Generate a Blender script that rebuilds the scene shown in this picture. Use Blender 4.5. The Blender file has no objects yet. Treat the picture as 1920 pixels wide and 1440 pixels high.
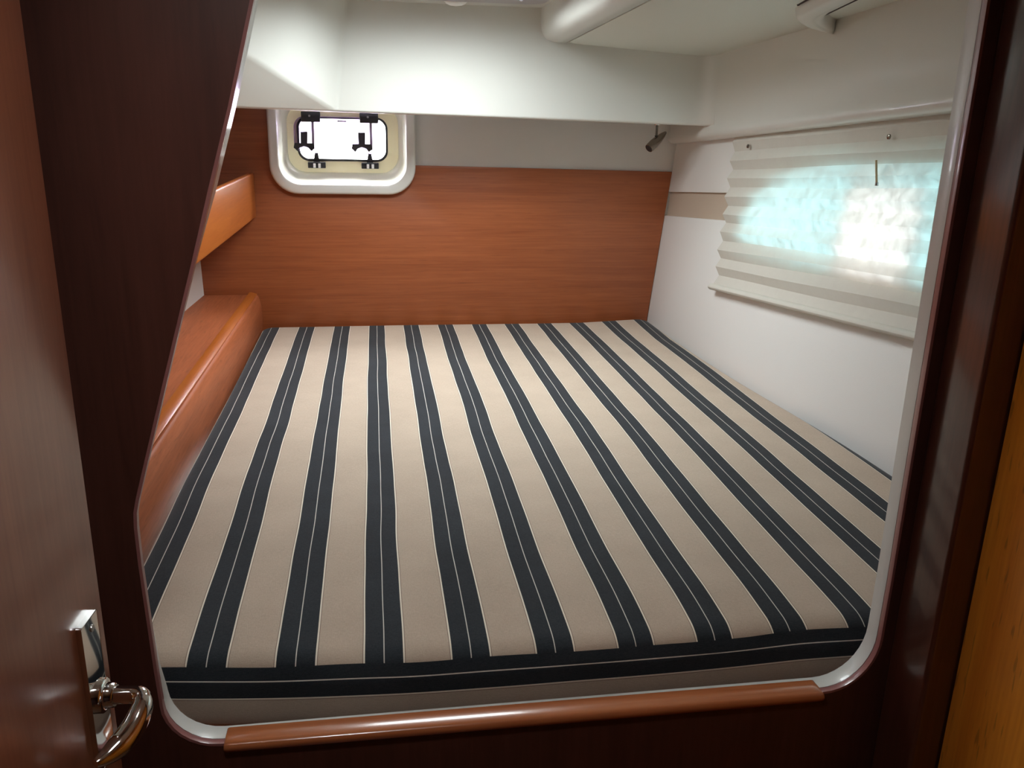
import bpy, bmesh, math, random
from mathutils import Vector, Matrix
random.seed(4)
S = bpy.context.scene
COL = S.collection

# ------------------------------------------------------------------ camera
PITCH, YAW, ROLL, FPX = 0.29896827, 0.15973919, -0.02275897, 1624.27
cam_d = bpy.data.cameras.new('camera'); cam = bpy.data.objects.new('camera', cam_d); COL.objects.link(cam)
cam_d.sensor_fit = 'HORIZONTAL'; cam_d.sensor_width = 36.0
cam_d.lens = FPX / 1920 * 36.0
cam_d.clip_start = 0.02; cam_d.clip_end = 500
_f = Vector((math.sin(YAW) * math.cos(PITCH), math.cos(YAW) * math.cos(PITCH), -math.sin(PITCH)))
_r = Vector((math.cos(YAW), -math.sin(YAW), 0)); _d = -_r.cross(_f)
_c, _s = math.cos(ROLL), math.sin(ROLL)
_r2 = _r * _c + _d * _s; _d2 = -_r * _s + _d * _c
cam.matrix_world = Matrix(((_r2.x, -_d2.x, -_f.x, 0), (_r2.y, -_d2.y, -_f.y, 0), (_r2.z, -_d2.z, -_f.z, 1.6), (0, 0, 0, 1)))
S.camera = cam

# ------------------------------------------------------------------ light and exposure
SKY = 36.0
w = bpy.data.worlds.new('overcast_sky'); S.world = w; w.use_nodes = True
nt = w.node_tree; nt.nodes.clear()
out = nt.nodes.new('ShaderNodeOutputWorld'); bg = nt.nodes.new('ShaderNodeBackground')
tc = nt.nodes.new('ShaderNodeTexCoord'); sx = nt.nodes.new('ShaderNodeSeparateXYZ'); rp = nt.nodes.new('ShaderNodeValToRGB')
nt.links.new(tc.outputs['Generated'], sx.inputs[0]); nt.links.new(sx.outputs['Z'], rp.inputs[0])
rp.color_ramp.elements[0].position = 0.0; rp.color_ramp.elements[0].color = (0.30, 0.33, 0.325, 1)
rp.color_ramp.elements[1].position = 0.85; rp.color_ramp.elements[1].color = (0.97, 1.0, 1.0, 1)
nt.links.new(rp.outputs[0], bg.inputs[0]); bg.inputs[1].default_value = SKY
nt.links.new(bg.outputs[0], out.inputs[0])

def portal(name, loc, direction, sx_, sy_):
    d = bpy.data.lights.new(name, 'AREA'); d.shape = 'RECTANGLE'; d.size = sx_; d.size_y = sy_
    d.cycles.is_portal = True
    o = bpy.data.objects.new(name, d); COL.objects.link(o); o.location = loc
    o.rotation_euler = Vector(direction).to_track_quat('-Z', 'Y').to_euler()
    return o
portal('daylight_hatch', (0.200, 2.475, 1.966), (0, 0, -1), 0.60, 0.60)
portal('daylight_portlight', (-0.11, 3.44, 1.51), (0, -1, 0), 0.46, 0.32)
portal('daylight_side_window', (1.31, 2.05, 1.40), (-1, 0, 0), 0.44, 1.42)
portal('added_passage_daylight', (-0.12, 0.55, 2.02), (0, 0, -1), 0.18, 0.16)  # opening added to light the passage, not a known hatch

S.view_settings.view_transform = 'Standard'; S.view_settings.look = 'None'
S.view_settings.exposure = 1.18; S.view_settings.gamma = 1.0; S.view_settings.use_curve_mapping = False
S.cycles.use_denoising = True
S.cycles.max_bounces = 14; S.cycles.diffuse_bounces = 8; S.cycles.glossy_bounces = 5; S.cycles.transparent_max_bounces = 12
S.cycles.transmission_bounces = 6; S.cycles.sample_clamp_indirect = 8; S.cycles.caustics_reflective = False; S.cycles.caustics_refractive = False
S.cycles.blur_glossy = 0.5

# ------------------------------------------------------------------ materials
def newmat(name):
    m = bpy.data.materials.new(name); m.use_nodes = True
    return m, m.node_tree, m.node_tree.nodes['Principled BSDF']
def N(t, kind, **kw):
    n = t.nodes.new(kind)
    for k, v in kw.items(): setattr(n, k, v)
    return n
def plain(name, col, rough=0.5, metal=0.0, coat=0.0, bump=0.0, bscale=200, spec=0.5, vary=0.0):
    m, t, b = newmat(name)
    b.inputs['Base Color'].default_value = (*col, 1); b.inputs['Roughness'].default_value = rough
    b.inputs['Metallic'].default_value = metal; b.inputs['Coat Weight'].default_value = coat
    b.inputs['Coat Roughness'].default_value = 0.08; b.inputs['Specular IOR Level'].default_value = spec
    c = N(t, 'ShaderNodeTexCoord')
    if bump:
        n = N(t, 'ShaderNodeTexNoise'); n.inputs['Scale'].default_value = bscale; n.inputs['Detail'].default_value = 3
        bp = N(t, 'ShaderNodeBump'); bp.inputs['Strength'].default_value = bump; bp.inputs['Distance'].default_value = 0.002
        t.links.new(c.outputs['Object'], n.inputs['Vector']); t.links.new(n.outputs[0], bp.inputs['Height']); t.links.new(bp.outputs[0], b.inputs['Normal'])
    if vary:
        n2 = N(t, 'ShaderNodeTexNoise'); n2.inputs['Scale'].default_value = 5; n2.inputs['Detail'].default_value = 5
        r = N(t, 'ShaderNodeValToRGB')
        r.color_ramp.elements[0].position = 0.3; r.color_ramp.elements[0].color = (*[x * (1 - vary) for x in col], 1)
        r.color_ramp.elements[1].position = 0.7; r.color_ramp.elements[1].color = (*[min(1, x * (1 + vary)) for x in col], 1)
        t.links.new(c.outputs['Object'], n2.inputs['Vector']); t.links.new(n2.outputs[0], r.inputs[0]); t.links.new(r.outputs[0], b.inputs['Base Color'])
    return m
def wood(name, dark, light, axis='x', rough=0.32, coat=0.35, coat_rough=0.15, fleck=0.0, spec=0.5):
    m, t, b = newmat(name)
    c = N(t, 'ShaderNodeTexCoord')
    def mp(sc):
        k = N(t, 'ShaderNodeMapping'); k.inputs['Scale'].default_value = sc; t.links.new(c.outputs['Object'], k.inputs[0]); return k
    sc = {'x': (0.45, 7, 10), 'y': (9, 0.9, 9), 'z': (8, 8, 0.7)}[axis]
    fine = {'x': (3, 130, 170), 'y': (150, 6, 150), 'z': (150, 150, 5)}[axis]
    a = N(t, 'ShaderNodeTexNoise'); a.inputs['Scale'].default_value = 1.6; a.inputs['Detail'].default_value = 4; a.inputs['Distortion'].default_value = 1.3
    t.links.new(mp(sc).outputs[0], a.inputs['Vector'])
    f = N(t, 'ShaderNodeTexNoise'); f.inputs['Scale'].default_value = 1.0; f.inputs['Detail'].default_value = 4; f.inputs['Roughness'].default_value = 0.6
    t.links.new(mp(fine).outputs[0], f.inputs['Vector'])
    wv = N(t, 'ShaderNodeTexNoise'); wv.inputs['Scale'].default_value = 6; wv.inputs['Detail'].default_value = 2; wv.inputs['Distortion'].default_value = 2.5
    t.links.new(mp(sc).outputs[0], wv.inputs['Vector'])
    mx = N(t, 'ShaderNodeMath', operation='MULTIPLY_ADD'); mx.inputs[1].default_value = 0.42
    t.links.new(a.outputs[0], mx.inputs[0])
    m2 = N(t, 'ShaderNodeMath', operation='MULTIPLY_ADD'); m2.inputs[1].default_value = 0.33
    t.links.new(f.outputs[0], m2.inputs[0])
    m3 = N(t, 'ShaderNodeMath', operation='MULTIPLY'); m3.inputs[1].default_value = 0.25; t.links.new(wv.outputs[0], m3.inputs[0])
    t.links.new(m3.outputs[0], m2.inputs[2]); t.links.new(m2.outputs[0], mx.inputs[2])
    r = N(t, 'ShaderNodeValToRGB'); r.color_ramp.elements[0].position = 0.36; r.color_ramp.elements[0].color = (*dark, 1)
    r.color_ramp.elements[1].position = 0.64; r.color_ramp.elements[1].color = (*light, 1)
    t.links.new(mx.outputs[0], r.inputs[0])
    last = r.outputs[0]
    if fleck:
        fs = {'x': (14, 160, 160), 'y': (160, 14, 160), 'z': (150, 150, 22)}[axis]
        k = N(t, 'ShaderNodeTexNoise'); k.inputs['Scale'].default_value = 1.0; k.inputs['Detail'].default_value = 1
        t.links.new(mp(fs).outputs[0], k.inputs['Vector'])
        kr = N(t, 'ShaderNodeValToRGB'); kr.color_ramp.elements[0].position = 0.28; kr.color_ramp.elements[0].color = (1 - fleck,) * 3 + (1,)
        kr.color_ramp.elements[1].position = 0.36; kr.color_ramp.elements[1].color = (1, 1, 1, 1)
        t.links.new(k.outputs[0], kr.inputs[0])
        mm = N(t, 'ShaderNodeMix', data_type='RGBA', blend_type='MULTIPLY'); mm.inputs[0].default_value = 1
        t.links.new(last, mm.inputs[6]); t.links.new(kr.outputs[0], mm.inputs[7]); last = mm.outputs[2]
    t.links.new(last, b.inputs['Base Color'])
    b.inputs['Roughness'].default_value = rough; b.inputs['Coat Weight'].default_value = coat; b.inputs['Coat Roughness'].default_value = coat_rough
    b.inputs['Specular IOR Level'].default_value = spec
    bp = N(t, 'ShaderNodeBump'); bp.inputs['Strength'].default_value = 0.04; bp.inputs['Distance'].default_value = 0.001
    t.links.new(f.outputs[0], bp.inputs['Height']); t.links.new(bp.outputs[0], b.inputs['Normal'])
    return m
def pane_mat(name, tint, gloss=0.06):
    m = bpy.data.materials.new(name); m.use_nodes = True; t = m.node_tree; t.nodes.clear()
    o = N(t, 'ShaderNodeOutputMaterial'); tr = N(t, 'ShaderNodeBsdfTransparent'); tr.inputs[0].default_value = (*tint, 1)
    g = N(t, 'ShaderNodeBsdfGlossy'); g.inputs['Roughness'].default_value = 0.03
    lw = N(t, 'ShaderNodeFresnel')
    ge = N(t, 'ShaderNodeNewGeometry'); ma = N(t, 'ShaderNodeMath', operation='MULTIPLY_ADD'); ma.inputs[1].default_value = 1 / 1.3 - 1.3; ma.inputs[2].default_value = 1.3
    t.links.new(ge.outputs['Backfacing'], ma.inputs[0]); t.links.new(ma.outputs[0], lw.inputs[0])   # same reflectance on both faces of the thin pane
    mx = N(t, 'ShaderNodeMixShader'); t.links.new(lw.outputs[0], mx.inputs[0]); t.links.new(tr.outputs[0], mx.inputs[1]); t.links.new(g.outputs[0], mx.inputs[2])
    t.links.new(mx.outputs[0], o.inputs[0]); return m

PER, X0 = 0.13108548, -0.52615621
SEAM = 0.8055
def fabric():
    m, t, b = newmat('striped_ticking')
    c = N(t, 'ShaderNodeTexCoord'); s = N(t, 'ShaderNodeSeparateXYZ'); t.links.new(c.outputs['Object'], s.inputs[0])
    def math_(op, a, b_=None, c_=None):
        n = N(t, 'ShaderNodeMath', operation=op)
        for i, v in enumerate((a, b_, c_)):
            if v is None: continue
            if isinstance(v, (int, float)): n.inputs[i].default_value = v
            else: t.links.new(v, n.inputs[i])
        return n.outputs[0]
    def lt(a, v): return math_('LESS_THAN', a, v)
    wob = N(t, 'ShaderNodeTexNoise'); wob.inputs['Scale'].default_value = 3.0; wob.inputs['Detail'].default_value = 1
    t.links.new(c.outputs['Object'], wob.inputs['Vector'])
    wb = math_('MULTIPLY', math_('SUBTRACT', wob.outputs[0], 0.5), 0.009)
    xx = math_('ADD', s.outputs['X'], wb)
    # distance to the nearest stripe centre, across the width
    u = math_('DIVIDE', math_('SUBTRACT', xx, X0), PER)
    d1 = math_('MULTIPLY', math_('ABSOLUTE', math_('SUBTRACT', u, math_('ROUND', u))), PER)
    # border band: stripe turned to run along the edge
    d2 = math_('ABSOLUTE', math_('SUBTRACT', math_('ADD', s.outputs['Z'], math_('MULTIPLY', wb, 0.7)), SEAM - 0.0175))
    isb = lt(math_('ADD', s.outputs['Z'], math_('MULTIPLY', wb, 0.7)), SEAM)
    d = N(t, 'ShaderNodeMix', data_type='FLOAT'); t.links.new(isb, d.inputs[0]); t.links.new(d1, d.inputs[2]); t.links.new(d2, d.inputs[3])
    D = d.outputs[0]
    HW = 0.0300
    dark = lt(D, HW - 0.0012)
    line = math_('MULTIPLY', lt(math_('ABSOLUTE', math_('SUBTRACT', D, HW)), 0.00125), 1.0)
    cen = lt(D, 0.0008)
    brown = math_('MULTIPLY', lt(math_('ABSOLUTE', math_('SUBTRACT', D, HW + 0.0018)), 0.0006), 0.6)
    # weave
    def nz(scale, sc=(1, 1, 1), det=3):
        k = N(t, 'ShaderNodeMapping'); k.inputs['Scale'].default_value = sc; t.links.new(c.outputs['Object'], k.inputs[0])
        n = N(t, 'ShaderNodeTexNoise'); n.inputs['Scale'].default_value = scale; n.inputs['Detail'].default_value = det
        t.links.new(k.outputs[0], n.inputs['Vector']); return n.outputs[0]
    w1 = nz(160, (1, 5, 5)); w2 = nz(160, (5, 1, 5)); mot = nz(9)
    wv = math_('MULTIPLY_ADD', w1, 0.5, math_('MULTIPLY', w2, 0.5))
    def ramp(fac, a, b_, p0=0.35, p1=0.65):
        r = N(t, 'ShaderNodeValToRGB'); r.color_ramp.elements[0].position = p0; r.color_ramp.elements[0].color = (*a, 1)
        r.color_ramp.elements[1].position = p1; r.color_ramp.elements[1].color = (*b_, 1); t.links.new(fac, r.inputs[0]); return r.outputs[0]
    wm = math_('MULTIPLY_ADD', mot, 0.3, math_('MULTIPLY', wv, 0.7))
    cream = ramp(wm, (0.43, 0.345, 0.268), (0.55, 0.447, 0.352))
    black = ramp(wm, (0.011, 0.015, 0.019), (0.031, 0.037, 0.044))
    def mix(f, a, b_):
        n = N(t, 'ShaderNodeMix', data_type='RGBA'); t.links.new(f, n.inputs[0])
        for i, v in ((6, a), (7, b_)):
            if isinstance(v, tuple): n.inputs[i].default_value = (*v, 1)
            else: t.links.new(v, n.inputs[i])
        return n.outputs[2]
    r_ = mix(dark, cream, black); r_ = mix(brown, r_, (0.10, 0.06, 0.04)); r_ = mix(line, r_, (0.80, 0.74, 0.62)); r_ = mix(cen, r_, (0.62, 0.60, 0.54))
    t.links.new(r_, b.inputs['Base Color']); b.inputs['Roughness'].default_value = 0.95; b.inputs['Specular IOR Level'].default_value = 0.15
    b.inputs['Sheen Weight'].default_value = 0.15
    bp = N(t, 'ShaderNodeBump'); bp.inputs['Strength'].default_value = 0.35; bp.inputs['Distance'].default_value = 0.0012
    t.links.new(wv, bp.inputs['Height']); t.links.new(bp.outputs[0], b.inputs['Normal'])
    return m
def cloth_blind():
    m = bpy.data.materials.new('pleated_cloth'); m.use_nodes = True; t = m.node_tree; t.nodes.clear()
    o = N(t, 'ShaderNodeOutputMaterial'); c = N(t, 'ShaderNodeTexCoord')
    n = N(t, 'ShaderNodeTexNoise'); n.inputs['Scale'].default_value = 22; n.inputs['Detail'].default_value = 8; n.inputs['Roughness'].default_value = 0.82
    t.links.new(c.outputs['Object'], n.inputs['Vector'])
    r = N(t, 'ShaderNodeValToRGB'); r.color_ramp.elements[0].position = 0.3; r.color_ramp.elements[0].color = (0.013, 0.0132, 0.0132, 1)
    r.color_ramp.elements[1].position = 0.75; r.color_ramp.elements[1].color = (0.056, 0.056, 0.0555, 1); t.links.new(n.outputs[0], r.inputs[0])
    df = N(t, 'ShaderNodeBsdfDiffuse'); df.inputs[0].default_value = (0.64, 0.615, 0.555, 1)
    tl = N(t, 'ShaderNodeBsdfTranslucent'); t.links.new(r.outputs[0], tl.inputs[0])
    ad = N(t, 'ShaderNodeAddShader'); t.links.new(df.outputs[0], ad.inputs[0]); t.links.new(tl.outputs[0], ad.inputs[1])
    bp = N(t, 'ShaderNodeBump'); bp.inputs['Strength'].default_value = 0.3; bp.inputs['Distance'].default_value = 0.001
    t.links.new(n.outputs[0], bp.inputs['Height']); t.links.new(bp.outputs[0], df.inputs['Normal'])
    t.links.new(ad.outputs[0], o.inputs[0]); return m

M = {}
M['cherry_x'] = wood('cherry_veneer_horizontal', (0.26, 0.066, 0.020), (0.40, 0.115, 0.037), 'x', rough=0.42, coat=0.15, coat_rough=0.3, fleck=0.12)
M['cherry_y'] = wood('cherry_shelf', (0.30, 0.080, 0.028), (0.46, 0.135, 0.052), 'y', rough=0.5, coat=0.0, coat_rough=0.3, spec=0.3, fleck=0.2)
M['cherry_solid'] = wood('cherry_solid_lipping', (0.36, 0.085, 0.010), (0.48, 0.135, 0.018), 'y', rough=0.35, coat=0.3, coat_rough=0.15)
M['cherry_cap'] = wood('cherry_sill_cap', (0.36, 0.105, 0.035), (0.50, 0.17, 0.065), 'x', rough=0.25, coat=0.6, coat_rough=0.12)
M['mahogany'] = wood('mahogany_partition', (0.055, 0.017, 0.011), (0.095, 0.031, 0.021), 'z', rough=0.40, coat=0.25, coat_rough=0.3)
M['mahogany_edge'] = plain('mahogany_cut_edge', (0.30, 0.12, 0.11), 0.35, coat=0.4)
M['door_wood'] = wood('cherry_door', (0.20, 0.062, 0.030), (0.29, 0.098, 0.050), 'z', rough=0.30, coat=0.8, coat_rough=0.16)
M['post'] = wood('mahogany_post', (0.05, 0.015, 0.009), (0.09, 0.027, 0.015), 'z', rough=0.28, coat=1.0, coat_rough=0.12)
M['orange_wood'] = wood('amber_cherry_panel', (0.66, 0.205, 0.016), (0.86, 0.32, 0.035), 'z', rough=0.4, coat=0.2, coat_rough=0.3, fleck=0.35)
M['gel'] = plain('white_gelcoat', (0.72, 0.717, 0.672), 0.30, coat=0.35, bump=0.03, bscale=60, vary=0.01)
M['liner'] = plain('white_gelcoat_rim', (0.66, 0.655, 0.62), 0.35, coat=0.3)
M['gloss_white'] = plain('glossy_white_moulding', (0.80, 0.80, 0.75), 0.14, coat=1.0)
M['grey_frame'] = plain('grey_anodised_frame', (0.36, 0.33, 0.35), 0.35)
M['board'] = plain('grey_green_ceiling_vinyl', (0.70, 0.72, 0.655), 0.5, bump=0.06, bscale=400)
M['vinyl'] = plain('white_vinyl_lining', (0.80, 0.793, 0.77), 0.6, bump=0.15, bscale=500)
M['tan'] = plain('tan_hull_vinyl', (0.52, 0.42, 0.33), 0.7, bump=0.1, bscale=400)
M['cream_frame'] = plain('cream_plastic', (0.84, 0.77, 0.52), 0.4, vary=0.06)
M['black'] = plain('black_plastic', (0.018, 0.018, 0.02), 0.4)
M['rubber'] = plain('black_rubber', (0.012, 0.014, 0.014), 0.6)
M['chrome'] = plain('polished_chrome', (0.78, 0.77, 0.75), 0.07, metal=1.0)
M['dark_metal'] = plain('dark_satin_metal', (0.26, 0.235, 0.20), 0.22, metal=1.0)
M['steel'] = plain('brushed_steel', (0.5, 0.5, 0.48), 0.3, metal=1.0)
M['white'] = plain('white_plastic', (0.85, 0.85, 0.83), 0.3)
M['dark_seam'] = plain('dark_gap', (0.05, 0.035, 0.03), 0.8)
M['fabric'] = fabric()
M['blind'] = cloth_blind()
M['blue_glass'] = pane_mat('blue_tinted_acrylic', (0.55, 0.78, 0.81))
M['clear_glass'] = pane_mat('clear_acrylic', (0.90, 0.90, 0.90))
M['purple_glass'] = pane_mat('smoked_purple_acrylic', (0.66, 0.58, 0.70))
M['hatch_glass'] = pane_mat('smoked_hatch_acrylic', (0.56, 0.57, 0.575))
M['purple_solid'] = plain('purple_acrylic_edge', (0.30, 0.22, 0.32), 0.2)
M['deck'] = plain('cabin_sole', (0.20, 0.09, 0.04), 0.4)
M['handle_shadow'] = plain('beige_handle_shadow', (0.55, 0.44, 0.27), 0.8)  # tone of the window handle's shadow through the blind

# ------------------------------------------------------------------ helpers
def link(name, me, mat, parent=None, smooth=35):
    o = bpy.data.objects.new(name, me); COL.objects.link(o)
    if mat is not None: me.materials.append(M[mat] if isinstance(mat, str) else mat)
    if parent is not None:
        off = world_off(parent); me.transform(Matrix.Translation(-off)); o.parent = parent
    if smooth:
        me.polygons.foreach_set('use_smooth', [True] * len(me.polygons))
        me.set_sharp_from_angle(angle=math.radians(smooth))
    return o
def world_off(o):
    v = Vector((0, 0, 0))
    while o is not None: v += o.location; o = o.parent
    return v
def tag(o, label=None, cat=None, group=None, kind=None):
    if label: o['label'] = label
    if cat: o['category'] = cat
    if group: o['group'] = group
    if kind: o['kind'] = kind
    return o
def thing(name, loc, label, cat, group=None):
    o = bpy.data.objects.new(name, None); COL.objects.link(o); o.location = loc; o.empty_display_size = 0.05
    return tag(o, label, cat, group)
def struct(name, bm, mat, smooth=35): return tag(obj(name, bm, mat, None, smooth), kind='structure')
def obj(name, bm, mat, parent=None, smooth=35):
    bmesh.ops.recalc_face_normals(bm, faces=bm.faces)
    me = bpy.data.meshes.new(name); bm.to_mesh(me); bm.free()
    return link(name, me, mat, parent, smooth)
def bevel(bm, w_, seg=3, ang=30):
    bm.normal_update()
    ed = [e for e in bm.edges if len(e.link_faces) == 2 and e.calc_face_angle(0) > math.radians(ang)]
    if ed: bmesh.ops.bevel(bm, geom=ed, offset=w_, segments=seg, profile=0.5, affect='EDGES', clamp_overlap=True)
    return bm
def box(x0, x1, y0, y1, z0, z1, bm=None):
    bm = bm or bmesh.new()
    v = [bm.verts.new((x, y, z)) for x in (x0, x1) for y in (y0, y1) for z in (z0, z1)]
    for q in ((0, 1, 3, 2), (4, 6, 7, 5), (0, 4, 5, 1), (2, 3, 7, 6), (0, 2, 6, 4), (1, 5, 7, 3)): bm.faces.new([v[i] for i in q])
    return bm
def plate(outline, holes, fmap, depth, bm=None):
    """flat sheet with holes: fmap(u, v, t) gives the point, t runs 0..depth"""
    bm = bm or bmesh.new(); loops = []
    ed = []
    for lp in [outline] + list(holes):
        f = [bm.verts.new(fmap(u, v, 0)) for u, v in lp]; loops.append(f)
        ed += [bm.edges.new((f[i], f[(i + 1) % len(f)])) for i in range(len(f))]
    n = (loops[0][1].co - loops[0][0].co).cross(loops[0][2].co - loops[0][1].co)
    r = bmesh.ops.triangle_fill(bm, use_beauty=True, use_dissolve=False, edges=ed)
    tri = [g for g in r['geom'] if isinstance(g, bmesh.types.BMFace)]
    if not depth: return bm
    back = {}
    for lp, src in zip(loops, [outline] + list(holes)):
        for vv, (u, v) in zip(lp, src): back[vv] = bm.verts.new(fmap(u, v, depth))
    for f in tri: bm.faces.new([back[v] for v in reversed(f.verts)])
    for lp in loops:
        for i in range(len(lp)):
            a, b = lp[i], lp[(i + 1) % len(lp)]; bm.faces.new((a, b, back[b], back[a]))
    return bm
def loft(rings, closed=True, cap=True, bm=None):
    bm = bm or bmesh.new()
    R_ = [[bm.verts.new(p) for p in r] for r in rings]
    n = len(R_[0])
    for a, b in zip(R_, R_[1:]):
        for i in range(n if closed else n - 1):
            j = (i + 1) % n; bm.faces.new((a[i], a[j], b[j], b[i]))
    if cap and closed:
        bm.faces.new(R_[0][::-1]); bm.faces.new(R_[-1])
    return bm
def tube(pts, rad, seg=12, bm=None, squash=1.0, up=Vector((0, 0, 1))):
    pts = [Vector(p) for p in pts]; rad = rad if isinstance(rad, (list, tuple)) else [rad] * len(pts)
    rings = []
    for i, p in enumerate(pts):
        d = (pts[min(i + 1, len(pts) - 1)] - pts[max(i - 1, 0)]).normalized()
        a = up.cross(d)
        if a.length < 1e-3: a = Vector((1, 0, 0)).cross(d)
        a.normalize(); b = d.cross(a)
        rings.append([p + a * math.cos(q) * rad[i] + b * math.sin(q) * rad[i] * squash for q in [2 * math.pi * k / seg for k in range(seg)]])
    return loft(rings, bm=bm)
def rrect(cu, cv, hu, hv, r, seg=8):
    pts = []
    for (su, sv, a0) in ((1, 1, 0), (-1, 1, 90), (-1, -1, 180), (1, -1, 270)):
        for k in range(seg + 1):
            a = math.radians(a0 + 90 * k / seg)
            pts.append((cu + su * (hu - r) + r * math.cos(a), cv + sv * (hv - r) + r * math.sin(a)))
    return pts
def catmull(P, n=8, closed=False):
    P = [Vector(p) for p in P]; o = []
    L = len(P)
    for i in range(L if closed else L - 1):
        g = (lambda k: P[k % L]) if closed else (lambda k: P[min(max(k, 0), L - 1)])
        p0, p1, p2, p3 = g(i - 1), g(i), g(i + 1), g(i + 2)
        for k in range(n):
            t = k / n
            o.append(0.5 * ((2 * p1) + (-p0 + p2) * t + (2 * p0 - 5 * p1 + 4 * p2 - p3) * t * t + (-p0 + 3 * p1 - 3 * p2 + p3) * t ** 3))
    if not closed: o.append(P[-1])
    return o
def XZ(y0): return lambda u, v, t: (u, y0 + t, v)
def hullx(y, z): return 1.09 + 0.069 * (3.35 - y) + 0.1 * (z - 0.82)
def shear(y): return 0.077 * (3.33 - y)
def HULL(off): return lambda u, v, t: (hullx(u, v) - off + t, u, v)   # u = Y, v = Z

# ------------------------------------------------------------------ the setting: cabin shell
# back wall with the portlight hole
hole = rrect(-0.108, 1.51, 0.232, 0.162, 0.080)
struct('wall_back', plate([(-0.95, 0.3), (1.35, 0.3), (1.35, 2.05), (-0.95, 2.05)], [hole], XZ(3.345), 0.085), 'vinyl')
struct('wall_left', plate([(1.09, 0.3), (3.345, 0.3), (3.345, 2.05), (1.09, 2.05)], [], lambda u, v, t: (-0.638 - 0.05 * (3.33 - u) - 0.02 * (v - 0.95) - t, u, v), 0.03), 'vinyl')
win = [(2.712, 1.268), (2.683, 1.325), (2.62, 1.382), (2.553, 1.422), (2.416, 1.466), (2.265, 1.493), (2.1, 1.506), (1.814, 1.522), (1.55, 1.532), (1.45, 1.50),
       (1.41, 1.41), (1.45, 1.31), (1.56, 1.276), (1.779, 1.267), (2.07, 1.249), (2.328, 1.240), (2.582, 1.244), (2.68, 1.25)]
winv = [(p.x, p.y) for p in catmull([(a, b, 0) for a, b in win], 5, True)]
struct('wall_right', plate([(1.09, 0.3), (3.345, 0.3), (3.345, 2.05), (1.09, 2.05)], [winv], HULL(-0.012), 0.010), 'tan')
def up_panel(y): return 1.333 + shear(y)
def lo_panel(y): return 1.241 + shear(y)
# lining panels on the hull side (lower, upper), tan hull shows between them
YA, YB = 1.095, 3.338
wl = sorted([p for p in winv], key=lambda p: p[0])
def clip_win(below):
    # window outline split where the panel edge crosses it
    return None
lower = [(YA, 0.62), (YB, 0.62), (YB, lo_panel(YB)), (2.60, lo_panel(2.60)), (YA, lo_panel(YA))]
lower = [(YA, 0.62), (YB, 0.62), (YB, lo_panel(YB)), (2.80, lo_panel(2.80)), (2.74, 1.24), (2.66, 1.21), (2.32, 1.20), (1.8, 1.225), (1.5, 1.235), (1.36, 1.30), (1.34, lo_panel(1.34)), (YA, lo_panel(YA))]
struct('trim_1', bevel(plate(lower, [], HULL(0.0), 0.0115), 0.002, 2), 'vinyl')
upper = [(YA, up_panel(YA)), (1.36, up_panel(1.36)), (1.38, 1.53), (1.50, 1.575), (2.26, 1.53), (2.50, 1.50), (2.68, 1.44), (2.78, up_panel(2.78)), (YB, up_panel(YB)), (YB, 1.98), (YA, 1.98)]
struct('trim_2', bevel(plate(upper, [], HULL(0.0), 0.0115), 0.002, 2), 'vinyl')

# hull side overhead moulding (white gelcoat), rounded lip at the foot
def moulding():
    rings = []
    for y in [3.325, 3.322, 3.31] + [3.31 - k * (3.31 - 1.095) / 26 for k in range(1, 27)]:
        zb = 1.513 + shear(y); e = 0.012 if y > 3.324 else (0.004 if y > 3.321 else 0.0)
        X = lambda z: 1.120 + 0.069 * (3.33 - y) + e
        zt = 1.99
        ring = [(hullx(y, zb) - 0.002, y, zb + e), (X(zb) + 0.012, y, zb + e), (X(zb) + 0.004, y, zb + 0.003 + e), (X(zb) - 0.004, y, zb + 0.012), (X(zb) - 0.006, y, zb + 0.022),
                (X(zb) - 0.003, y, zb + 0.036), (X(zb) + 0.001, y, zb + 0.046), (X(zb), y, zb + 0.10), (X(1.75), y, 1.75), (X(zt), y, zt), (hullx(y, zt) - 0.002, y, zt)]
        rings.append(ring)
    return loft(rings)
struct('trim_3', moulding(), 'gel', 40)

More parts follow.
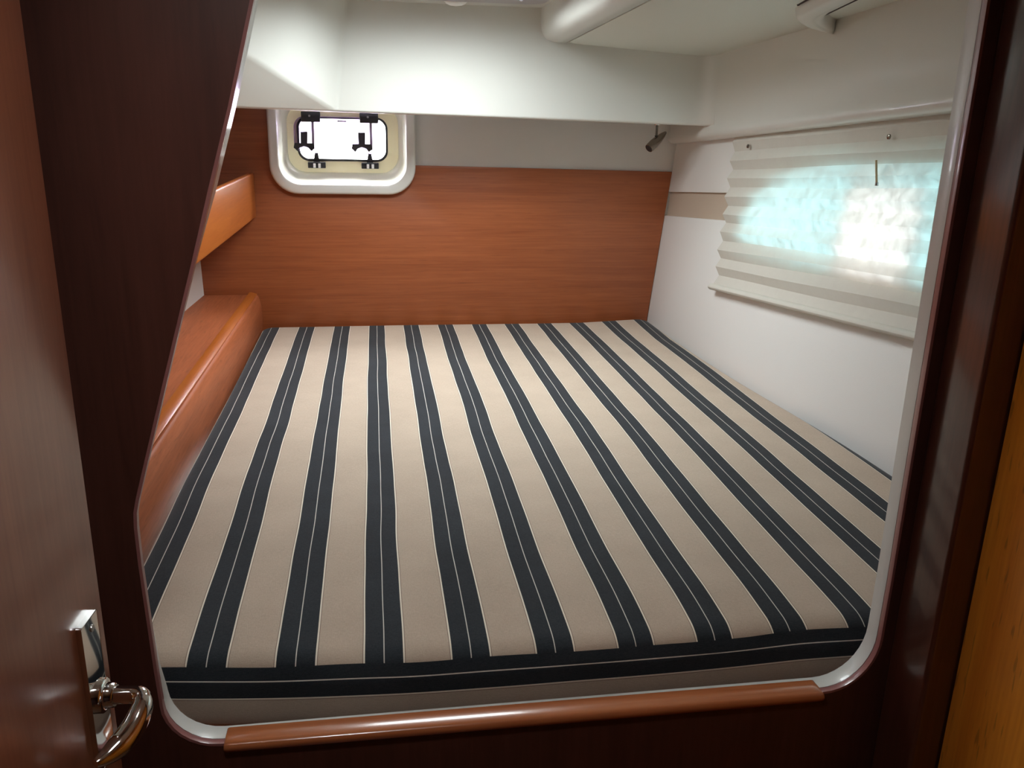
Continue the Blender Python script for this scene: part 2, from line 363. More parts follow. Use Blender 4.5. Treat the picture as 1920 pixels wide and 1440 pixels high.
# coaming: deep white fascia hanging in front of the back wall
def fascia():
    bm = bmesh.new()
    zb = lambda x: 1.603 - 0.015 * (x + 0.1)
    bot = [(-0.529, 2.515), (-0.115, 3.00), (1.082, 3.00)]
    cx, cy, r = 1.082, 2.935, 0.065
    arc = [(cx + r * math.sin(a), cy + r * math.cos(a)) for a in [math.radians(90 * k / 8) for k in range(1, 9)]]
    path = bot + arc
    Zt = 1.953
    B = [bm.verts.new((x, y, zb(x))) for x, y in path]
    T = [bm.verts.new((x + (0.043 if i < 2 else 0), y, Zt)) for i, (x, y) in enumerate(path)]
    D = bm.verts.new((-0.470, 2.30, 1.838))
    T[0].co.x = -0.45; T[0].co.y = 2.26
    bm.faces.new((B[0], B[1], D)); bm.faces.new((D, B[1], T[1], T[0]))
    for i in range(1, len(path) - 1): bm.faces.new((B[i], B[i + 1], T[i + 1], T[i]))
    bk = [(1.165, 2.935), (1.165, 3.235), (-0.66, 3.235), (-0.66, 2.515)]
    BB = [bm.verts.new((x, y, zb(x))) for x, y in bk]; TB = [bm.verts.new((x, min(y, 3.235) if y > 2.6 or x > 0 else 2.26, Zt)) for x, y in bk]
    ring_b = B + BB; ring_t = T + TB
    for i in range(len(path) - 1, len(ring_b) - 1): bm.faces.new((ring_b[i], ring_b[i + 1], ring_t[i + 1], ring_t[i]))
    bm.faces.new((ring_b[-1], B[0], D, T[0], ring_t[-1]))
    bm.faces.new(ring_b[::-1]); bm.faces.new(ring_t)
    bmesh.ops.recalc_face_normals(bm, faces=bm.faces)
    bm.normal_update()
    ed = [e for e in bm.edges if len(e.link_faces) == 2 and e.calc_face_angle(0) > math.radians(8) and min(e.verts[0].co.z, e.verts[1].co.z) < 1.9
          and not (abs(e.verts[0].co.x - e.verts[1].co.x) < 0.02 and e.verts[0].co.x > 1.0 and abs(e.verts[0].co.z - e.verts[1].co.z) > 0.1)]
    bmesh.ops.bevel(bm, geom=ed, offset=0.011, segments=4, profile=0.5, affect='EDGES', clamp_overlap=True)
    return bm
struct('trim_4', fascia(), 'gel', 50)

# ceiling: raised well with the hatch on the left, lower board on the right
def zc(x, y): return 1.8365 - 0.055 * (x - 0.645) + (0.030 + 0.076 * max(0.0, x - 0.645)) * (3.00 - y)
HX, HY, HW = 0.200, 2.475, 0.290
hat = rrect(HX, HY, HW, HW, 0.05)
struct('ceiling', plate([(-0.95, 1.09), (0.58, 1.09), (0.58, 3.34), (-0.95, 3.34)], [hat], lambda u, v, t: (u, v, 1.94 + t), 0.016), 'gel')
def deck():
    # unseen roof added against sky leaks, flared to let low sky light through
    bm = plate([(-1.0, 1.03), (1.45, 1.03), (1.45, 3.46), (-1.0, 3.46)], [rrect(HX, HY, HW + 0.495, HW + 0.495, 0.20)], lambda u, v, t: (u, v, 2.05 - t), 0.012)
    rings = [[(u, v, z) for u, v in rrect(HX, HY, h, h, r)] for h, r, z in ((HW + 0.50, 0.20, 2.052), (HW + 0.012, 0.06, 1.962), (HW + 0.012, 0.06, 1.957), (HW + 0.51, 0.20, 2.042))]
    return loft(rings + [rings[0]], cap=False, bm=bm)
struct('ceiling_lightseal', deck(), 'gel')
def well_edge():
    prof = [(x + 0.0215, z + 0.0065 * (z < 1.95)) for x, z in ((0.53, 1.96), (0.53, 1.885), (0.532, 1.868), (0.538, 1.852), (0.549, 1.840), (0.565, 1.834), (0.585, 1.831), (0.615, 1.830), (0.617, 1.833), (0.617, 1.96))]
    return loft([[(x, y, z + (0.030 * (3.00 - y) if z < 1.95 else 0)) for x, z in prof] for y in (1.092, 3.02)])
struct('trim_5', well_edge(), 'gel', 60)
def board():
    rings = []
    for j in range(25):
        y = 1.092 + (3.02 - 1.092) * j / 24
        lo = [(0.6450 if i == 0 else 0.6440 + 0.736 * i / 20, y, zc(0.6440 + 0.736 * i / 20, y) + (0.0015 if i == 0 else 0)) for i in range(21)]
        rings.append(lo + [(1.38, y, 1.95), (0.6450, y, 1.95)])
    return loft(rings)
struct('trim_6', board(), 'board')
struct('trim_7', plate([(0.634, 1.092), (0.6448, 1.092), (0.6448, 3.02), (0.634, 3.02)], [], lambda u, v, t: (u, v, zc(u, v) + 0.006 + t), 0.02), 'dark_seam')

# ------------------------------------------------------------------ the setting: partition with the opening
fo = [(-0.018, 2.00), (-0.124, 1.715), (-0.155, 1.604), (-0.184, 1.511), (-0.208, 1.431), (-0.25, 1.296), (-0.290, 1.166), (-0.300, 1.133), (-0.3045, 1.115), (-0.306, 1.095), (-0.306, 1.041),
      (-0.304, 0.96), (-0.302, 0.882), (-0.300, 0.835)]
cr = []
for k in range(0, 9):
    a = math.radians(180 + 90 * k / 8); cr.append((-0.228 + 0.072 * math.cos(a), 0.829 + 0.070 * math.sin(a)))
cr2 = []
for k in range(0, 11):
    a = math.radians(270 + 90 * k / 10); cr2.append((0.667 + 0.083 * math.cos(a), 0.850 + 0.089 * math.sin(a)))
rt = [(0.751, 0.95), (0.750, 1.1), (0.749, 1.4), (0.749, 1.65), (0.748, 1.76), (0.735, 1.95), (0.70, 2.00)]
opening = fo + cr + [(-0.10, 0.7595), (0.2, 0.7600), (0.5, 0.7605)] + cr2 + rt
PY = 1.05
struct('wall_front', bevel(plate([(-1.0, 0.0), (1.46, 0.0), (1.46, 2.08), (-1.0, 2.08)], [opening], XZ(PY), 0.011), 0.0012, 2, 50), 'mahogany')
# cut edge of the panel, a thin paler lipping all round the opening
def rim(y0, depth_f, mat, name, inset=0.0, thick=0.004):
    bm = bmesh.new(); R_ = []
    n = len(opening); c = Vector((0.2, 1.35))
    for i, (x, z) in enumerate(opening):
        p = Vector((x, z)); a = Vector(opening[(i - 1) % n]); b = Vector(opening[(i + 1) % n])
        if i == 0: a = p + (p - b)
        if i == n - 1: b = p + (p - a)
        t_ = (b - a).normalized(); nn = Vector((-t_.y, t_.x))
        if nn.dot(c - p) < 0: nn = -nn
        d = depth_f(x, z); q0 = p + nn * inset; q1 = p - nn * thick
        R_.append([(q0.x, y0, q0.y), (q0.x, y0 + d - 0.002, q0.y), (q0.x - nn.x * 0.002, y0 + d, q0.y - nn.y * 0.002), (q1.x, y0 + d, q1.y), (q1.x, y0, q1.y)])
    return struct(name, loft(R_, bm=bm), mat, 50)
rim(PY - 0.0006, lambda x, z: 0.0118, 'mahogany_edge', 'trim_8', 0.0006, 0.0035)
def liner_depth(x, z):
    if x > 0.3: return 0.028 if z < 1.7 else 0.028
    if x > -0.20: return 0.028
    k = min(max((0.93 - z) / 0.13, 0.0), 1.0)
    return 0.0012 + 0.0268 * k * k * (3 - 2 * k)
rim(PY + 0.0112, liner_depth, 'liner', 'trim_9', 0.0, 0.012)
struct('wall_front_lining', plate([(-0.90, 0.3), (1.45, 0.3), (1.45, 2.04), (-0.90, 2.04)], [[(x + (0.010 if x > 0.3 else -0.012), z - (0.012 if z < 0.9 else -0.03)) for x, z in opening]], XZ(PY + 0.012), 0.010), 'mahogany')  # unseen cabin side, made dark to cut bounce onto the mattress front

# passage where the photographer stands
struct('floor', box(-1.2, 1.5, -1.5, 3.46, -0.03, 0.0), 'deck')
struct('wall_passage_right', bevel(box(0.812, 0.84, -1.4, 0.958, 0, 2.0), 0.003, 2), 'orange_wood')
struct('wall_passage_rear', box(-1.0, 0.95, -1.43, -1.4, 0, 2.0), 'mahogany')
struct('wall_passage_left', plate([(-1.4, 0.0), (0.30, 0.0), (0.30, 2.0), (-1.4, 2.0)], [], lambda u, v, t: (-0.327 - math.tan(math.radians(5)) * (0.95 - u) - 0.005 - t, u, v), 0.03), 'door_wood')
struct('ceiling_passage', plate([(-1.0, -1.43), (0.95, -1.43), (0.95, 1.05), (-1.0, 1.05)], [rrect(-0.12, 0.55, 0.075, 0.065, 0.02)], lambda u, v, t: (u, v, 1.98 + t), 0.04), 'gel')  # hole added to let daylight into the passage
struct('wall_lightseal_left', box(-1.03, -0.96, -1.5, 3.46, 0, 2.06), 'mahogany')  # unseen, added to stop sky light leaking in behind the door
struct('wall_lightseal_right', box(0.90, 0.94, -1.5, 1.05, 0, 2.06), 'mahogany')  # unseen, added to keep sky light out beside the panel
# rounded corner post between partition and side panel
def post():
    pts = rrect(0.8365, 1.005, 0.0685, 0.0445, 0.007, 6)
    return plate(pts, [], lambda u, v, t: (u, v, 0.0 + t), 1.98)
struct('trim_10', post(), 'post', 40)

# ------------------------------------------------------------------ wooden panel on the back wall
notch = sorted([(a, b) for a, b in rrect(-0.108, 1.51, 0.238, 0.168, 0.083) if b < 1.44], key=lambda p: -p[0])
pan = [(-0.66, 0.60), (1.066, 0.60), (hullx(3.33, 1.409) - 0.001, 1.409), (0.132, 1.4205)] + [p for p in notch if p[1] < 1.42] + [(-0.346, 1.64), (-0.66, 1.64)]
tag(obj('headboard_panel', bevel(plate(pan, [], XZ(3.332), 0.012), 0.0012, 2), 'cherry_x'),
    'wide cherry wood panel covering the back wall above the mattress', 'wall panel')

# ------------------------------------------------------------------ portlight in the back wall
pl = thing('portlight', (-0.108, 3.345, 1.317), 'small rounded opening portlight with deep white surround in the back wall', 'window')
def surround():
    C_ = (-0.108, 1.51)
    secs = [(0.262, 0.196, 0.100, 3.331), (0.262, 0.196, 0.100, 3.312), (0.258, 0.192, 0.097, 3.307), (0.254, 0.188, 0.094, 3.305), (0.233, 0.166, 0.080, 3.305), (0.2295, 0.1625, 0.078, 3.307),
            (0.2275, 0.1605, 0.077, 3.312), (0.222, 0.149, 0.072, 3.370), (0.214, 0.136, 0.066, 3.404), (0.206, 0.128, 0.064, 3.410), (0.190, 0.118, 0.06, 3.418), (0.190, 0.118, 0.06, 3.424), (0.232, 0.162, 0.078, 3.424), (0.232, 0.166, 0.082, 3.331)]
    rings = [[(u, y, v) for u, v in rrect(C_[0], C_[1], hu, hv, r, 10)] for hu, hv, r, y in secs]
    return loft(rings + [rings[0]], cap=False)
obj('surround', surround(), 'gloss_white', pl, 50)
fr = obj('frame', bevel(plate(rrect(-0.108, 1.507, 0.203, 0.121, 0.066, 10), [rrect(-0.110, 1.507, 0.165, 0.079, 0.040, 10)], XZ(3.404), 0.013), 0.003, 2), 'cream_frame', pl)
fr['label'] = 'yellowed cream inner frame'
obj('seal', bevel(plate(rrect(-0.110, 1.507, 0.1655, 0.0795, 0.040, 10), [rrect(-0.110, 1.507, 0.158, 0.072, 0.036, 10)], XZ(3.400), 0.024), 0.002, 2), 'rubber', pl)
def tilt(y0, z0, ang, cx=0.0):
    # pane hinged at its top edge, swung a little into the cabin
    ca, sa = math.cos(ang), math.sin(ang)
    return lambda u, v, t: (u + cx, y0 + (v - z0) * sa + t * ca, z0 + (v - z0) * ca - t * sa)
T_ = tilt(3.392, 1.585, math.radians(14))
pn = obj('pane', plate(rrect(-0.124, 1.520, 0.160, 0.066, 0.040, 10), [], T_, 0.006), 'purple_glass', pl)
obj('pane_rim', plate(rrect(-0.124, 1.520, 0.1605, 0.0665, 0.040, 10), [rrect(-0.124, 1.520, 0.1590, 0.065, 0.039, 10)], T_, 0.006), 'purple_solid', pn)
obj('fly_glass', plate(rrect(-0.110, 1.507, 0.159, 0.073, 0.037, 10), [], XZ(3.418), 0.003), 'clear_glass', pl)
for hx in (-0.222, -0.012):
    h = bevel(box(hx - 0.034, hx + 0.034, 3.374, 3.404, 1.566, 1.603), 0.003, 2)
    h = obj('hinge', h, 'black', pl)
    obj('screw', tube([(hx - 0.004, 3.3745, 1.588), (hx - 0.004, 3.372, 1.588)], 0.004, 10), 'steel', h)
    # hinge leaf running down the pane
    st = plate([(hx + 0.001, 1.575), (hx + 0.011, 1.575), (hx + 0.011, 1.468), (hx + 0.001, 1.468)], [], lambda u, v, t, T=T_: T(u, v, t - 0.002), 0.002)
    obj('stay', st, 'purple_solid', pl)
for kx in (-0.248, -0.040):
    # cam latch: T shaped lever with arched foot, hanging on the lower edge of the pane
    cx = kx; o = [(-0.009, 0.052), (0.009, 0.052), (0.0095, 0.012), (0.026, 0.010), (0.028, -0.004), (0.020, -0.012), (0.012, -0.004), (0.0, 0.001), (-0.012, -0.004), (-0.020, -0.012), (-0.028, -0.004), (-0.026, 0.010), (-0.0095, 0.012)]
    obj('latch', bevel(plate([(cx + a * 1.25, 1.474 + b * 1.0) for a, b in o], [], lambda u, v, t, T=T_: T(u, v, t - 0.014), 0.012), 0.002, 2, 50), 'black', pl)
for hx in (-0.208, -0.012):
    k = obj('catch', bevel(box(hx - 0.032, hx + 0.032, 3.390, 3.405, 1.402, 1.424), 0.002, 2), 'black', pl)
    for d_ in (-0.008, 0.010): obj('catch_tooth', bevel(box(hx + d_ - 0.0045, hx + d_ + 0.0045, 3.3875, 3.3905, 1.403, 1.419), 0.0008, 1), 'white', k)
    obj('catch_arm', bevel(plate([(hx - 0.011, 1.424), (hx + 0.011, 1.424), (hx + 0.005, 1.456), (hx - 0.005, 1.456)], [], XZ(3.398), 0.008), 0.001, 1), 'black', k)
obj('vent_tab', bevel(box(-0.128, -0.094, 3.394, 3.402, 1.568, 1.574), 0.001, 1), 'steel', pl)

# ------------------------------------------------------------------ hull window behind the blind
sw = thing('hull_window', (1.27, 2.06, 1.24), 'long blue-tinted almond-shaped hull window glowing behind the pleated blind', 'window')
port = rrect(2.005, 1.355, 0.150, 0.108, 0.045, 6)
big = [(2.73, 1.262)] + [(1.36, 1.24), (1.36, 1.56), (2.3, 1.53), (2.6, 1.44), (2.73, 1.32)]
big = [(2.05 + (a - 2.05) * 1.02, 1.38 + (b - 1.38) * 1.06) for a, b in winv]
obj('tinted_pane', plate(big, [port], HULL(-0.0235), 0.006), 'blue_glass', sw)
obj('opening_pane', plate(port, [], HULL(-0.0235), 0.006), 'clear_glass', sw)
obj('port_frame', bevel(plate(rrect(2.005, 1.355, 0.158, 0.116, 0.05, 6), [rrect(2.005, 1.355, 0.143, 0.101, 0.04, 6)], HULL(-0.0225), 0.0065), 0.001, 2), 'steel', sw)

# ------------------------------------------------------------------ pleated blind
bl = thing('pleated_blind', (1.16, 2.1, 1.05), 'cream pleated cloth blind hanging over the window on the right wall, daylight glowing through', 'blind')
def blind():
    bm = bmesh.new(); rows = 17; hgt = 0.0293; cols = 60; V = []
    for i in range(rows + 1):
        row = []
        for j in range(cols + 1):
            f_ = j / cols
            yl = 2.841 - 0.055 * (i / rows) + (0.004 if i % 2 else -0.004)
            y = yl + (1.25 - yl) * f_
            z = 1.5263 + shear(y) - hgt * i + 0.0012 * math.sin(7 * y + i * 1.3)
            amp = 0.0065 if i > 2 else 0.004
            off = 0.0105 + (amp if i % 2 else -amp) + 0.0012 * math.sin(5 * y + i)
            row.append(bm.verts.new((hullx(y, z) - off, y, z)))
        V.append(row)
    for i in range(rows):
        for j in range(cols): bm.faces.new((V[i][j], V[i][j + 1], V[i + 1][j + 1], V[i + 1][j]))
    return bm
obj('cloth', blind(), 'blind', bl, 15)
hem = []
for k in range(30):
    y = 2.786 + (1.25 - 2.786) * k / 29; z = 1.497 + shear(y) - 0.0293 * 16 - 0.008
    hem.append((hullx(y, z) - 0.021, y, z))
obj('bottom_hem', tube(hem, 0.0155, 14, squash=0.7), 'blind', bl)
for (y, z) in ((2.72, 1.527), (2.02, 1.574)):
    x = hullx(y, z) - 0.018
    obj('snap', tube([(x, y, z), (x - 0.004, y, z), (x - 0.0055, y, z)], [0.0065, 0.006, 0.003], 14), 'dark_metal', bl)
x = hullx(2.03, 1.50) - 0.030
cd = obj('handle_silhouette', tube([(x, 2.03, 1.518), (x, 2.022, 1.49), (x, 2.014, 1.464)], 0.0028, 8), 'handle_shadow', bl)  # stands in for the window handle's silhouette showing through the cloth
obj('silhouette_tip', tube([(x, 2.0135, 1.466), (x, 2.013, 1.458)], 0.0042, 10), 'steel', cd)

# ------------------------------------------------------------------ mattress
BEDZ = 0.700
def xl(y): return -0.430 + 0.004 * math.sin(3.0 * y) * 0.5 + (0.004 if y > 2.5 else 0.0) * 0
def xr(y): return hullx(y, 0.80) - 0.012 - 0.007 * (1 + math.sin(5.2 * y + 0.8)) * (1 if y < 3.1 else 0.3)
def mattress():
    bm = bmesh.new(); n, m_ = 150, 150
    Y0, Y1 = 1.142, 3.318
    def dense(t):   # more rows near the edges
        return 0.5 - 0.5 * math.cos(math.pi * t) if False else (t * t * (3 - 2 * t) * 0.55 + t * 0.45)
    Wd = 1.6; L_ = Y1 - Y0
    R0 = 0.042
    G = []
    for j in range(m_ + 1):
        v = dense(j / m_); y = Y0 + v * L_
        row = []
        a, b = xl(y), xr(y)
        for i in range(n + 1):
            u = dense(i / n); x = a + u * (b - a); yy = y
            dx = min(x - a, b - x); dy = min(yy - Y0, Y1 - yy)
            # rounded corners in plan
            R = 0.05
            if dx < R and dy < R:
                px, py = R - dx, R - dy; mx_ = max(px, py); h = math.hypot(px, py)
                if h > 1e-6:
                    s_ = mx_ / h; px *= s_; py *= s_
                sx_ = 1 if (x - a) < (b - x) else -1; sy_ = 1 if (yy - Y0) < (Y1 - yy) else -1
                x = (a + R - px) if sx_ > 0 else (b - R + px); yy = (Y0 + R - py) if sy_ > 0 else (Y1 - R + py)
                d = R - math.hypot(px, py)
            else: d = min(dx, dy)
            front = (yy - Y0)
            yy += (-0.013 + (0.026 * min(1.5, ((0.17 - x) / 0.42) ** 2) if x < 0.17 else 0.009 * min(1.0, ((x - 0.17) / 0.5) ** 2))) * max(0, 1 - v * 3) ** 2
            z = 0.826
            # soft crown, sagging to the front edge
            z += 0.006 * math.sin(math.pi * min(1, max(0, (yy - Y0) / L_)) ) - 0.004
            if d < R0:
                z -= 0.85 * (R0 - math.sqrt(max(0, R0 * R0 - (R0 - d) ** 2))) * (0.55 if front > 0.05 else 0.62)
            if front < 0.16: z -= 0.008 * (1 - front / 0.16) ** 2
            # corner pushed up by the hull on the far right
            k = max(0, (x - 0.80) / 0.35) * max(0, (yy - 3.0) / 0.3)
            z += 0.017 * min(k, 1.0)
            # soft waves
            z += 0.0016 * math.sin(6 * x + 2 * yy) * math.sin(4 * yy - x) + 0.0022 * math.exp(-(front / 0.10) ** 2) * math.sin(26 * x) * 0.6
            row.append(bm.verts.new((x, yy, z)))
        G.append(row)
    for j in range(m_):
        for i in range(n): bm.faces.new((G[j][i], G[j][i + 1], G[j + 1][i + 1], G[j + 1][i]))
    loop = [G[0][i] for i in range(n + 1)] + [G[j][n] for j in range(1, m_ + 1)] + [G[m_][i] for i in range(n - 1, -1, -1)] + [G[j][0] for j in range(m_ - 1, 0, -1)]
    prev = loop; cxm, cym = 0.37, 2.23
    zl = [0.0, 0.06, 0.15, 0.3, 0.5, 0.7, 0.85, 0.94, 1.0]; bul = [0.0, 0.003, 0.0035, 0.002, 0.0035, 0.003, 0.002, -0.002, -0.010]
    for q, bo in list(zip(zl, bul))[1:]:
        cur = []
        for k, v in enumerate(loop):
            a = loop[k - 1].co; b = loop[(k + 1) % len(loop)].co; t_ = (b - a); t_.z = 0
            nn = Vector((t_.y, -t_.x, 0)).normalized() if t_.length > 1e-7 else Vector((0, 0, 0))
            z = v.co.z + (BEDZ - v.co.z) * q
            cur.append(bm.verts.new((v.co.x + nn.x * bo, v.co.y + nn.y * bo, z)))
        for k in range(len(loop)):
            bm.faces.new((prev[k], cur[k], cur[(k + 1) % len(loop)], prev[(k + 1) % len(loop)]))
        prev = cur
    bm.faces.new(prev)
    return bm
tag(obj('mattress', mattress(), 'fabric', None, 60), 'beige double mattress with broad black stripes filling the whole berth', 'mattress')
bb = plate([(-0.43, 1.10), (hullx(1.10, 0.66) - 0.015, 1.10), (hullx(3.325, 0.66) - 0.015, 3.325), (-0.43, 3.325)], [], lambda u, v, t: (u, v, BEDZ - t), 0.02)
struct('trim_11', bb, 'cherry_y')

struct('trim_bounce_block', box(-0.43, 1.15, 1.075, 1.128, 0.60, 0.715), 'mahogany')  # unseen filler added to block bounce light on the mattress front
# ------------------------------------------------------------------ left shelves
def flare(y): return -0.0125 * (3.33 - y)
lsf = thing('side_shelf', (-0.55, 2.2, 0.92), 'low cherry wood shelf along the left side, level with the mattress edge', 'shelf')
def run(prof, y0=1.10, y1=3.330, n=8, fl=flare):
    rings = []
    for k in range(n + 1):
        y = y1 + (y0 - y1) * k / n
        rings.append([(x + fl(y) * (w_ if len(p) > 2 else 1), y, z) for p in prof for x, z, w_ in [(p[0], p[1], p[2] if len(p) > 2 else 1)]])
    return loft(rings)
obj('shelf_board', run([(-0.80, 0.918, 0), (-0.80, 0.938, 0), (-0.455, 0.938, 1), (-0.455, 0.918, 1)]), 'cherry_y', lsf)
def front():
    c = catmull([(-0.4475, 0.938, 0), (-0.4400, 0.930, 0), (-0.4335, 0.905, 0), (-0.4310, 0.87, 0), (-0.4325, 0.82, 0), (-0.440, 0.74, 0), (-0.446, 0.60, 0)], 6)
    pr_ = [(p.x, p.y) for p in c] + [(-0.465, 0.60), (-0.465, 0.916), (-0.455, 0.936)]
    return run(pr_, fl=lambda y: -0.006 * (3.33 - y))
obj('rounded_front', front(), 'cherry_y', lsf, 60)
obj('shelf_lip', run([(-0.4455, 0.9385, 0.84), (-0.4450, 0.9405, 0.84), (-0.4465, 0.9420, 0.84), (-0.4700, 0.9490, 1.0), (-0.4725, 0.9485, 1.0), (-0.4735, 0.9380, 1.0)]), 'cherry_solid', lsf, 30)

usf = thing('upper_shelf', (-0.55, 2.2, 1.24), 'upper cherry wood shelf with a tall orange fiddle board on the left side', 'shelf')
obj('shelf_board', run([(-0.80, 1.243, 0), (-0.80, 1.261, 0), (-0.447, 1.261, 1), (-0.447, 1.243, 1)]), 'cherry_y', usf)
def fiddle():
    prof = rrect(-0.4385, 1.307, 0.0095, 0.081, 0.0085, 4)
    rings = []
    for y, s_ in [(3.328, 0.93), (3.325, 0.975), (3.318, 1.0)] + [(3.318 - k * 0.27, 1.0) for k in range(1, 9)]:
        rings.append([(-0.4385 + (x + 0.4385) * s_ - 0.0145 * (3.33 - y), y, 1.307 + (z - 1.307) * s_) for x, z in prof])
    return loft(rings)
fb = obj('fiddle_board', fiddle(), 'cherry_solid', usf, 60); fb['label'] = 'varnished orange fiddle board with rounded edges'

# ------------------------------------------------------------------ reading spotlight under the fascia
sp = thing('reading_spotlight', (1.0075, 3.12, 1.586), 'small chrome bullet spotlight hanging below the white fascia in the far right corner', 'lamp')
obj('mounting_plate', tube([(1.0075, 3.12, 1.5875), (1.0075, 3.12, 1.5835)], [0.013, 0.012], 20), 'chrome', sp)
obj('stem', tube([(1.0075, 3.12, 1.585), (1.0075, 3.12, 1.545)], 0.0045, 12), 'dark_metal', sp)
obj('ball_joint', tube([(1.0075, 3.12, 1.549), (1.0075, 3.12, 1.546), (1.0075, 3.12, 1.541)], [0.004, 0.0065, 0.005], 12), 'black', sp)
_d0 = Vector((-0.046, -0.026, -0.036)).normalized(); _c0 = Vector((1.0065, 3.116, 1.527))
prof_ = [(-0.048, 0.0015), (-0.044, 0.005), (-0.030, 0.0095), (-0.010, 0.0135), (0.010, 0.0155), (0.026, 0.0150), (0.034, 0.0140), (0.0345, 0.0125)]
hd = obj('lamp_head', tube([_c0 + _d0 * a * 1.25 for a, r_ in prof_], [r_ * 1.1 for a, r_ in prof_], 20), 'dark_metal', sp, 60)
obj('lamp_mouth', tube([_c0 + _d0 * 0.0425, _c0 + _d0 * 0.0440], 0.0130, 20), 'black', hd)

# ------------------------------------------------------------------ hatch and round light in the ceiling well
ht = thing('deck_hatch', (0.25, 2.60, 1.94), 'square deck hatch with smoked acrylic pane in the raised ceiling well', 'hatch')
obj('hatch_frame', bevel(plate(rrect(HX, HY, 0.322, 0.350, 0.06), [rrect(HX, HY, 0.262, 0.262, 0.045)], lambda u, v, t: (u, v, 1.928 + t), 0.026), 0.004, 2), 'grey_frame', ht)
obj('inner_frame', bevel(plate(rrect(HX, HY, 0.2615, 0.2615, 0.045), [rrect(HX, HY, 0.250, 0.250, 0.04)], lambda u, v, t: (u, v, 1.934 + t), 0.008), 0.002, 2), 'steel', ht)
obj('hatch_pane', plate(rrect(HX, HY, 0.2605, 0.2605, 0.04), [], lambda u, v, t: (u, v, 1.943 + t), 0.008), 'hatch_glass', ht)
dl = thing('ceiling_light', (0.262, 2.880, 1.94), 'small round white dome light beside the deck hatch', 'lamp')
obj('base_ring', tube([(0.262, 2.878, 1.94), (0.262, 2.878, 1.934)], 0.036, 32), 'white', dl)
obj('dome', tube([(0.262, 2.878, 1.935), (0.262, 2.878, 1.929), (0.262, 2.878, 1.924), (0.262, 2.878, 1.922)], [0.034, 0.031, 0.020, 0.006], 32), 'white', dl, 70)

# ------------------------------------------------------------------ rounded fitting where ceiling meets the hull moulding
cf = thing('ceiling_fitting', (1.08, 2.0, 1.84), 'long white rounded moulding with dark seams curving off the ceiling above the blind', 'ceiling fitting')
ST = [((0.880, 1.30), (0.965, 1.30), 0.026), ((1.005, 2.09), (1.085, 2.08), 0.026), ((1.015, 2.135), (1.100, 2.13), 0.026), ((1.035, 2.175), (1.115, 2.165), 0.027),
      ((1.065, 2.21), (1.130, 2.19), 0.028), ((1.100, 2.24), (1.148, 2.215), 0.030), ((1.140, 2.262), (1.165, 2.235), 0.032), ((1.175, 2.275), (1.185, 2.255), 0.034), ((1.196, 2.278), (1.197, 2.270), 0.034)]
def pod(n=16, grow=1.0):
    rings = []
    for (lx, ly), (rx, ry), dp in ST:
        ring = [(lx, ly, zc(lx, ly) + 0.006)]
        for k in range(n + 1):
            t = -1 + 2 * k / n; x = lx + (rx - lx) * (t + 1) / 2; y = ly + (ry - ly) * (t + 1) / 2
            # flat face toward the viewer, then a soft step
            d = dp * (1 - abs(t) ** 4) ** 0.5 * (1.0 if t < 0.1 else 1.0 - 0.16 * min(1, (t - 0.1) / 0.2))
            ring.append((x, y, zc(x, y) - d))
        ring.append((rx, ry, zc(rx, ry) + 0.006)); rings.append(ring)
    return loft(rings)
obj('housing', pod(), 'gel', cf, 70)
def on_pod(x, y, d): return (x, y, zc(x, y) - d)
obj('seam', tube([on_pod(0.875, 1.30, 0.000), on_pod(1.001, 2.085, 0.000), on_pod(1.002, 2.094, 0.0)], [0.0028, 0.0028, 0.0035], 8), 'dark_seam', cf)
obj('seam', tube([on_pod(0.9535, 1.30, 0.0185), on_pod(1.072, 2.05, 0.0185), on_pod(1.091, 2.145, 0.0165)], [0.0022, 0.0022, 0.0014], 8), 'dark_seam', cf)

# ------------------------------------------------------------------ sill cap in the bottom of the opening
def sill():
    c = [(1.081, 0.754), (1.081, 0.7610), (1.0795, 0.7622), (1.060, 0.7628), (1.049, 0.7624), (1.0450, 0.7608), (1.0428, 0.7580), (1.0422, 0.7545), (1.0434, 0.7505), (1.0462, 0.7465), (1.0492, 0.7450), (1.0495, 0.754)]
    rings = []
    for x, s_ in [(-0.2245, 0.80), (-0.2235, 0.93), (-0.2210, 1.0)] + [(-0.2210 + k * 0.0880, 1.0) for k in range(1, 10)] + [(0.656, 1.0), (0.6615, 1.0), (0.665, 0.95), (0.667, 0.82)]:
        rings.append([(x, 1.062 + (y - 1.062) * (s_ * 0.25 + 0.75), 0.752 + (z - 0.752) * s_) for y, z in c])
    return loft(rings)
tag(obj('sill_cap', sill(), 'cherry_cap', None, 50), 'glossy rounded cherry wood cap along the bottom of the opening', 'sill')

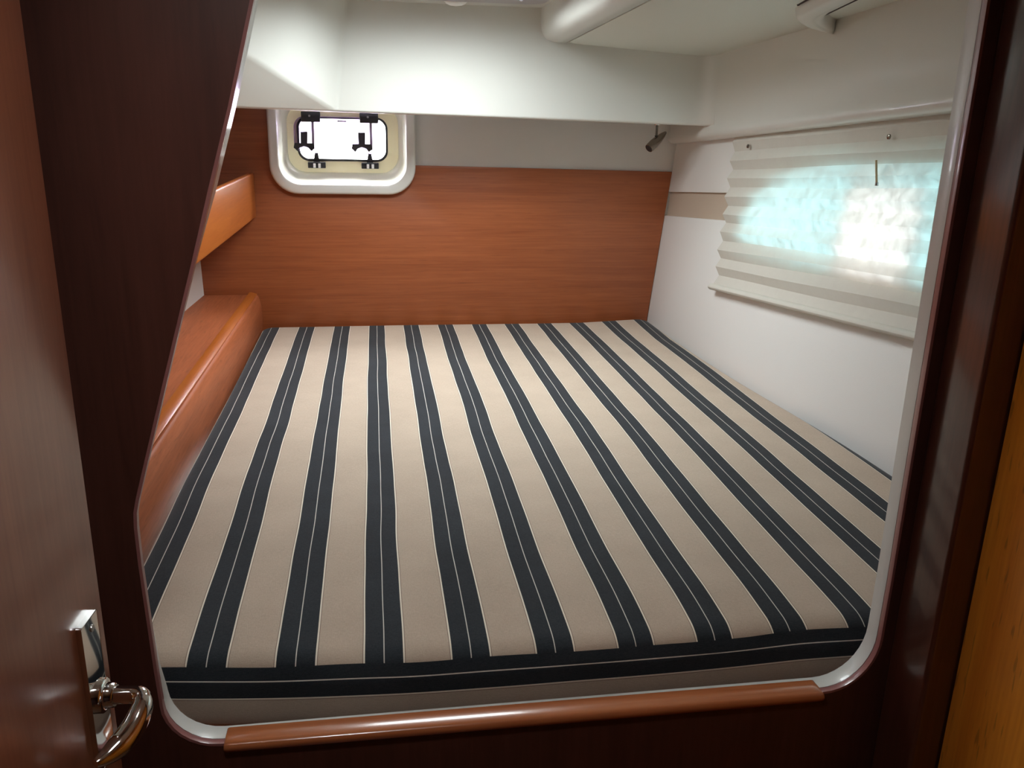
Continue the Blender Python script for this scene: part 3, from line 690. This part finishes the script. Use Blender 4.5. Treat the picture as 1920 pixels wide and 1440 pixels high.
# ------------------------------------------------------------------ door on the left
A5 = math.radians(5)
EX, EY = -0.327, 0.948
dv = Vector((-math.sin(A5), -math.cos(A5), 0)); nv = Vector((math.cos(A5), -math.sin(A5), 0))
def DOOR(off=0.0): return lambda u, v, t: tuple(Vector((EX, EY, 0)) + dv * u + nv * (off - t) + Vector((0, 0, v)))   # u from free edge, v height
dr = thing('door_1', (EX, EY, 0.05), 'reddish brown wooden door with a chrome lever handle at the left edge', 'door'); dr['kind'] = 'structure'
del dr['category']
obj('door_leaf', bevel(plate([(0, 0.06), (0.62, 0.06), (0.62, 1.93), (0, 1.93)], [], DOOR(), 0.030), 0.0025, 3), 'door_wood', dr)
hdl = obj('door_handle', bevel(plate(rrect(0.0445, 0.962, 0.0215, 0.095, 0.003, 3), [], DOOR(0.006), 0.006), 0.002, 3), 'chrome', dr)
hdl['label'] = 'chrome lever handle on a long rectangular plate'
def DP(u, v, o): return Vector(DOOR(o)(u, v, 0))
obj('rose', tube([DP(0.038, 0.952, 0.005), DP(0.038, 0.952, 0.0095), DP(0.038, 0.952, 0.0115), DP(0.038, 0.952, 0.012), DP(0.038, 0.952, 0.020), DP(0.038, 0.952, 0.0215)], [0.0200, 0.0200, 0.0180, 0.0150, 0.0140, 0.0125], 32), 'chrome', hdl, 40)
lv = [DP(0.038, 0.952, 0.010), DP(0.038, 0.952, 0.030), DP(0.038, 0.952, 0.042), DP(0.041, 0.952, 0.050), DP(0.047, 0.950, 0.0545), DP(0.056, 0.944, 0.0550), DP(0.072, 0.934, 0.0510), DP(0.090, 0.928, 0.0440), DP(0.108, 0.926, 0.0350), DP(0.122, 0.928, 0.0280)]
lvs = [Vector(p) for p in catmull(lv, 5)]
nl = len(lvs); rads = []
for i in range(nl):
    t = i / (nl - 1)
    rads.append(0.0105 if t < 0.40 else 0.0105 + 0.0035 * math.sin((t - 0.45) / 0.55 * math.pi) - (0.0065 * max(0, (t - 0.8) / 0.2)))
obj('lever', tube(lvs, rads, 18), 'chrome', hdl, 60)
for v_ in (1.042, 0.882):
    obj('screw', tube([DP(0.040, v_, 0.0055), DP(0.040, v_, 0.0072)], [0.0045, 0.0040], 14), 'steel', hdl)
